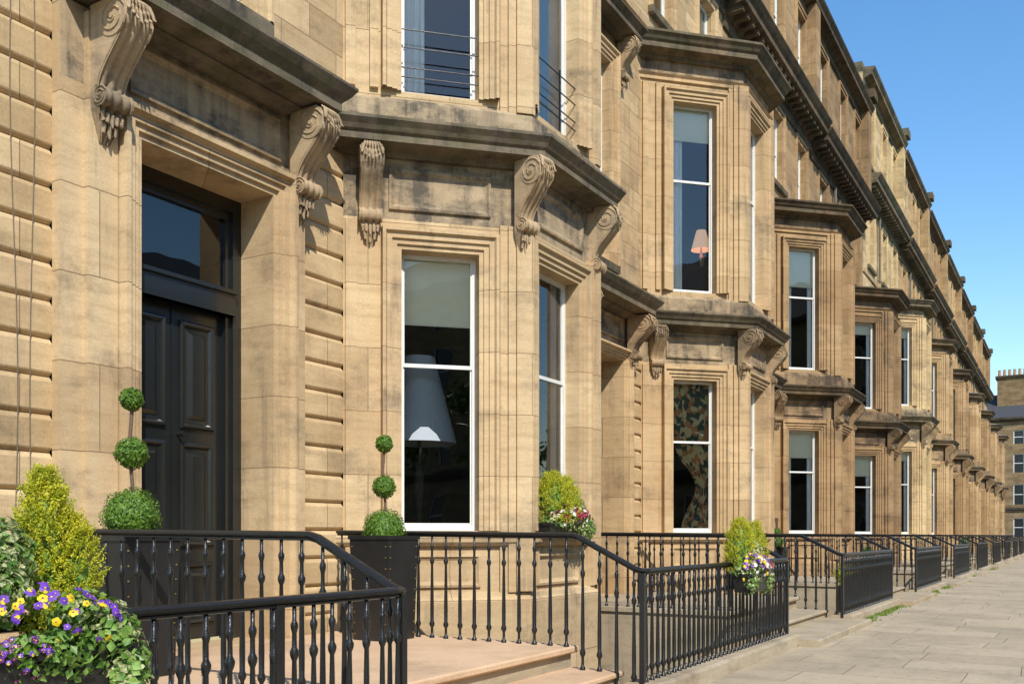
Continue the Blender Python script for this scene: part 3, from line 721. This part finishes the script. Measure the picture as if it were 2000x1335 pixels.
def conifer(mb,c,r,h,n,size):
    c=Vector(c)
    core(mb,(c.x,c.y,c.z+h*.42),(r*.6,r*.6,h*.40),'ivy',8)
    for _ in range(n//14):
        q=random.random()**.8; a=random.uniform(0,6.283); rr=r*(math.sin(math.pi*min(1,.2+q*.8))**.6)*random.uniform(.55,1.1)
        p=c+Vector((rr*math.cos(a),rr*math.sin(a),q*h*.95)); d=Vector((math.cos(a)*.8,math.sin(a)*.8,1.0)).normalized(); ln=size*random.uniform(1.6,3.2)
        for i in range(14):
            t=i/14; pp=p+d*ln*t+rdir()*size*.35; dd=(d+rdir()*1.0).normalized(); leaf(mb,pp,rdir(),size*(1.0-.4*t),'gold',.4,dd)
def trough(mb,x0,x1,y0,y1,z0,z1):
    t=.012; mb.add([(x0+.02,y0+.02,z0),(x1-.02,y0+.02,z0),(x1-.02,y1-.02,z0),(x0+.02,y1-.02,z0),(x0,y0,z1),(x1,y0,z1),(x1,y1,z1),(x0,y1,z1)],[(0,3,2,1),(0,1,5,4),(1,2,6,5),(2,3,7,6),(3,0,4,7)],'planter')
    mb.xbox(x0-t,x1+t,y0-t,y0+t,z1-.025,z1,'planter'); mb.xbox(x0-t,x1+t,y1-t,y1+t,z1-.025,z1,'planter'); mb.xbox(x0-t,x0+t,y0+t,y1-t,z1-.025,z1,'planter'); mb.xbox(x1-t,x1+t,y0+t,y1-t,z1-.025,z1,'planter')
    mb.quad((x0+t,y0+t,z1-.02),(x1-t,y0+t,z1-.02),(x1-t,y1-t,z1-.02),(x0+t,y1-t,z1-.02),'soil')
def flowerbox(label,x0,x1,y0,y1,z0,z1,cons,shrubs,flowers,ivy,hooks=None):
    T=empty('flower_box',((x0+x1)/2,(y0+y1)/2,z0),label,'flower box','planted flower boxes')
    mb=MB(); trough(mb,x0,x1,y0,y1,z0,z1)
    if hooks:
        for hx in hooks: mb.tube([(hx,y1,z1-.02),(hx,y1+.01,E-.26),(hx,3.07,E-.255),(hx,3.12,E-.27),(hx,3.12,E-.36)],.008,.004,'iron',6)
    mb.obj('trough',T)
    for c,r,h,n,lsz in cons:
        mb=MB(); conifer(mb,c,r,h,n,lsz); mb.obj('conifer',T)
    for c,rad,n,ks,sz in shrubs:
        mb=MB(); cloud(mb,c,rad,n,sz,ks,.35,asp=.6); mb.obj('shrub',T)
    mb=MB()
    for c,rad,n,ks,sz in flowers:
        c=Vector(c)
        for _ in range(n):
            d=rdir(); d.y=-abs(d.y)*.9-.1; d.z=abs(d.z)*.9+.05 if random.random()<.75 else d.z; d.normalize()
            p=c+Vector((d.x*rad[0],d.y*rad[1],d.z*rad[2])); pansy(mb,p,(d+Vector((-.3,-.5,.2))).normalized(),sz*random.uniform(.8,1.15),random.choice(ks))
    mb.obj('pansy',T)
    for c,rad,n,sz in ivy:
        mb=MB(); cloud(mb,c,rad,n,sz,['ivy','ivy','var'],.3,asp=.85); mb.obj('ivy',T)
flowerbox('black trough of pansies, golden conifer and ivy hung on railing',1.35,2.14,2.78,2.99,.80,.985,
  [((1.95,3.0,E-.34),.098,.58,15000,.017),((2.03,2.96,E-.34),.085,.42,8000,.015)],
  [((1.78,2.96,E-.08),(.10,.09,.13),800,['var','var','ivy'],.038),((1.71,2.90,E-.18),(.13,.09,.12),800,['var','ivy'],.036),((1.90,2.86,E-.40),(.27,.12,.09),1500,['ivy','ivy','box'],.036),((1.98,2.84,E-.26),(.13,.08,.08),500,['ivy','var','ivy'],.03),((1.86,2.79,E-.36),(.20,.06,.07),420,['ivy','ivy','box'],.036)],
  [((1.84,2.83,E-.25),(.17,.10,.10),30,['purple','purple','purple','yellow'],.018),((1.96,2.82,E-.29),(.14,.09,.09),18,['purple','purple','yellow'],.017),((1.74,2.80,E-.38),(.10,.08,.07),50,['plum','purple','plum'],.010)],
  [((2.07,2.84,E-.33),(.11,.10,.11),700,.034),((2.12,2.80,E-.46),(.09,.08,.16),650,.034)],hooks=(1.6,2.05))
flowerbox('black trough of mixed pansies and golden conifers on railing',9.42,10.16,2.80,3.0,E-.58,E-.39,
  [((9.56,2.96,E-.38),.15,.56,8000,.022),((9.84,2.96,E-.38),.12,.46,4500,.022),((10.06,2.96,E-.38),.13,.54,6500,.022)],
  [((9.78,2.92,E-.36),(.42,.16,.13),2200,['ivy','box','var'],.04),((9.84,2.90,E-.20),(.14,.10,.17),600,['var'],.04)],
  [((9.68,2.90,E-.34),(.32,.18,.17),80,['purple','purple','plum','petal','yellow'],.026),((9.92,2.90,E-.35),(.28,.17,.15),60,['red','petal','plum','purple','purple'],.026)],
  [((10.1,2.86,E-.44),(.14,.1,.2),700,.04),((9.5,2.82,E-.48),(.12,.08,.12),400,.035)],hooks=(9.5,10.0))
flowerbox('window box of golden conifer and red pansies on bay sill',9.02,10.02,4.88,5.06,E+.02,E+.14,
  [((9.20,4.95,E+.12),.22,.58,10000,.026),((9.48,4.95,E+.12),.19,.54,8000,.026)],
  [((9.48,4.93,E+.16),(.48,.15,.14),2200,['ivy','box','var'],.04),((9.6,4.92,E+.30),(.30,.12,.16),1100,['var','ivy'],.045)],
  [((9.52,4.92,E+.20),(.46,.17,.15),95,['red','red','petal','plum'],.028)],
  [((9.82,4.86,E+.08),(.24,.1,.14),600,.04)])
for (x,y,z,r,kx) in ((PX*3+4.4,5.0,.85,.22,'box'),(PX+10.2,3.6,.62,.25,'gold'),(PX*6+4.5,4.7,1.0,.25,'box')):
    zf=-2.3 if kx=='gold' else .39
    T=empty('potted_plant',(x,y,zf),'small leafy green plant in a dark pot by the houses','plant','potted plants')
    mb=MB(); mb.lathe((x,y,zf),[(.12,0),(.17,z-r-zf+.05),(.18,z-r-zf+.06),(.15,z-r-zf+.06)],'planter',12); mb.obj('pot',T)
    mb=MB(); core(mb,(x,y,z),(r*.6,r*.6,r*.7),kx,8); cloud(mb,(x,y,z),(r,r,r*1.1),800,.04,[kx,'ivy'],.5); mb.obj('foliage',T)
mb=MB()
cl=[(random.choice([12.2,13.4,15.2,16.4,17.8,19.3,20.6,23.2,24.6,26.5,28,31,35,38,42,47])+random.uniform(-.6,.6),random.uniform(.06,.35),random.uniform(.02,.11)) for _ in range(44)]
for _ in range(5600):
    cx,sx,sy=random.choice(cl); x=random.gauss(cx,sx)
    y=2.90-abs(random.gauss(0,sy)); h=random.uniform(.012,.065); a=random.uniform(0,3.14)
    dx,dy=.007*math.cos(a),.007*math.sin(a); t=random.uniform(-.03,.03)
    mb.add([(x-dx,y-dy,0),(x+dx,y+dy,0),(x+t,y+t,h)],[(0,1,2)],'grass')
o=mb.obj('grass'); o['kind']='stuff'; o['label']='weeds and grass growing at foot of the kerb'; o['category']='grass'
# ---------------------------------------------------------------- lamps seen inside windows
def lamp(x,y,z0,zb,zt,rb,rt,k,bk,label):
    T=empty('table_lamp',(x,y,z0),label,'lamp')
    mb=MB(); mb.lathe((x,y,0),[(rb,zb),(rt,zt)],k,28,cap=False); mb.lathe((x,y,0),[(rb-.01,zb),(rt-.01,zt)],k,28,cap=False); mb.obj('lamp_shade',T,smooth=True)
    h=zb-z0; mb=MB(); mb.lathe((x,y,z0),[(.09,0),(.09,.03),(.03,.06),(.025,h*.2),(.05,h*.45),(.055,h*.6),(.02,h*.85),(.015,h+.1)],bk,14); mb.obj('lamp_base',T)
    mb=MB(); mb.lathe((x,y,z0-.04),[(.35,0),(.35,.035)],'inside',24); mb.lathe((x,y,z0-.6),[(.04,0),(.04,.56)],'inside',8,False); mb.obj('lamp_table',T)
lamp(8.54,6.28,E+.05,E+1.02,E+1.98,.42,.17,'shade','inside','table lamp with tall pale shade inside the ground-floor bay')
lamp(17.42,6.15,E+5.05,E+5.45,E+5.82,.19,.09,'peach','brass','small brass table lamp with peach shade inside upper bay')
# ---------------------------------------------------------------- buildings across the street
def block(F,wd,label,bays,loc,tint,floors,top,rng=None):
    T=empty('corner_building' if rng else 'opposite_building',loc,label,'building')
    mb=MB(); hl=[]
    for i in range(bays):
        for (c,d) in floors: hl.append((2+i*3.1,3.1+i*3.1,c,d,.2))
    mb.grid(F,0,wd,-.1,top,hl,'wall')
    for (z,o) in ((top-.4,.5),(4.2,.2)):
        mb.box(F,0,wd,0,o*.6,z,z+.2,'dark'); mb.box(F,-.05,wd+.05,0,o,z+.2,z+.45,'dark')
    mb.obj('wall',T,tint)
    for h in hl:
        if rng and not(rng[0]<h[0]<rng[1]): continue
        w=MB(); zc=(h[2]+h[3])/2; w.box(F,h[0]+.08,h[1]-.08,-.16,-.1,zc-.04,zc+.04,'white'); w.box(F,h[0],h[0]+.08,-.16,-.1,h[2],h[3],'white'); w.box(F,h[1]-.08,h[1],-.16,-.1,h[2],h[3],'white'); w.box(F,h[0]+.08,h[1]-.08,-.16,-.1,h[3]-.08,h[3],'white')
        w.quad(F.P(h[0],-.18,h[2]),F.P(h[1],-.18,h[2]),F.P(h[1],-.18,h[3]),F.P(h[0],-.18,h[3]),'black'); w.obj('window',T)
    mb=MB(); P=F.P; mb.quad(P(0,0,top+.05),P(wd,0,top+.05),P(wd,-6,top+3.6),P(0,-6,top+3.6),'slate'); r=mb.obj('roof',T)
    for uu in ([23.4,36] if rng else [10,30,50,70]):
        if uu>wd: continue
        mb=MB(); mb.box(F,uu-1.6,uu+1.6,-5,-3,top+.2,top+5.2,'wall'); mb.box(F,uu-1.8,uu+1.8,-5.2,-2.8,top+5.2,top+5.5,'dark')
        for j in range(6): mb.lathe(F.P(uu-1.4+j*.55,-4,top+5.5),[(.2,0),(.16,.8),(.2,.85)],'pot',8)
        mb.obj('chimney',r,(.42,.38,.33))
FLO=((1.2,3.4),(5,7.4),(8.8,11),(12.2,13.8))
block(Fr(127,30,0,-1),46,'four-storey sandstone building with slate roof closing the street',14,(128,6,0),(.46,.43,.40),FLO,15.3,(15,34))
block(Fr(60,-26,-1,0),90,'four-storey stone terrace across the street, in shade',28,(15,-27,0),(.8,.74,.66),FLO,14)
for (tx,ty,th_) in ((-9,-13,8.5),(-1.5,-13.4,8),(12,-13,9),(22,-13.5,8.5),(33,-13,9),(46,-13,9)):
    T=empty('street_tree',(tx,ty,-.13),'leafy green tree standing across the street','tree','trees across the street')
    mb=MB(); mb.tube([(tx,ty,-.13),(tx+.1,ty,1.5),(tx,ty+.1,3.2),(tx+.15,ty,th_*.75)],.22,.22,'bark',8,[1.2,.9,.7,.25])
    for j in range(6):
        a=j*1.05; mb.tube([(tx,ty,2.6+j*.4),(tx+1.0*math.cos(a),ty+1.0*math.sin(a),3.8+j*.4),(tx+2.0*math.cos(a),ty+2.0*math.sin(a),4.6+j*.45)],.08,.08,'bark',6,[1,.7,.3])
    mb.obj('trunk',T)
    mb=MB()
    for j in range(26):
        a=random.uniform(0,6.28); q=random.random(); rr=2.7*math.sin(math.pi*(.2+.75*q))*random.uniform(.3,1)
        cloud(mb,(tx+rr*math.cos(a),ty+rr*math.sin(a),3.2+q*(th_-3.4)),(1.0,1.0,.75),110,.28,['tree'],.3)
    mb.obj('crown',T)
for (x,y) in ((62,2.0),(64,1.55)):
    mb=MB(); mb.lathe((x,y,0),[(.06,0),(.055,1.5),(.03,1.6)],'pot',8); o=mb.obj('timber_stake'); tag(o,'slim timber stake standing on the pavement','post','timber stakes')
# ---------------------------------------------------------------- light, sky, camera
el=math.radians(43); hd=Vector((-.65,-.76,0)).normalized()
sv=Vector((hd.x*math.cos(el),hd.y*math.cos(el),math.sin(el)))
sd=bpy.data.lights.new('sun','SUN'); sd.energy=5.0; sd.angle=math.radians(.5); sd.color=(1,.95,.86)
so=bpy.data.objects.new('sun',sd); COL.objects.link(so); so.rotation_euler=(-sv).to_track_quat('-Z','Y').to_euler()
w=bpy.data.worlds.new('World'); bpy.context.scene.world=w; w.use_nodes=True; nt=w.node_tree; nt.nodes.clear()
o=N(nt,'OutputWorld'); bg=N(nt,'Background'); sk=nt.nodes.new('ShaderNodeTexSky'); sk.sky_type='NISHITA'; sk.sun_disc=False
sk.sun_elevation=el; sk.sun_rotation=math.atan2(hd.x,hd.y); sk.air_density=1.2; sk.dust_density=.3; sk.ozone_density=2.4
hs=N(nt,'HueSaturation'); hs.inputs['Saturation'].default_value=1.25; hs.inputs['Value'].default_value=1.42; hs.inputs['Hue'].default_value=.5; L(nt,sk.outputs[0],hs.inputs['Color'])
bg.inputs[1].default_value=.15; L(nt,hs.outputs[0],bg.inputs[0]); L(nt,bg.outputs[0],o.inputs[0])
cd=bpy.data.cameras.new('camera'); cd.sensor_width=36; cd.lens=33.3; cd.shift_y=377.5/2000; cd.clip_end=5000; cd.clip_start=.05
co=bpy.data.objects.new('camera',cd); COL.objects.link(co); th=math.atan(1100/1850)
co.location=(0,0,E); co.rotation_euler=(math.pi/2,0,th-math.pi/2)
sc=bpy.context.scene; sc.camera=co
sc.view_settings.view_transform='Standard'; sc.view_settings.look='None'; sc.view_settings.exposure=0
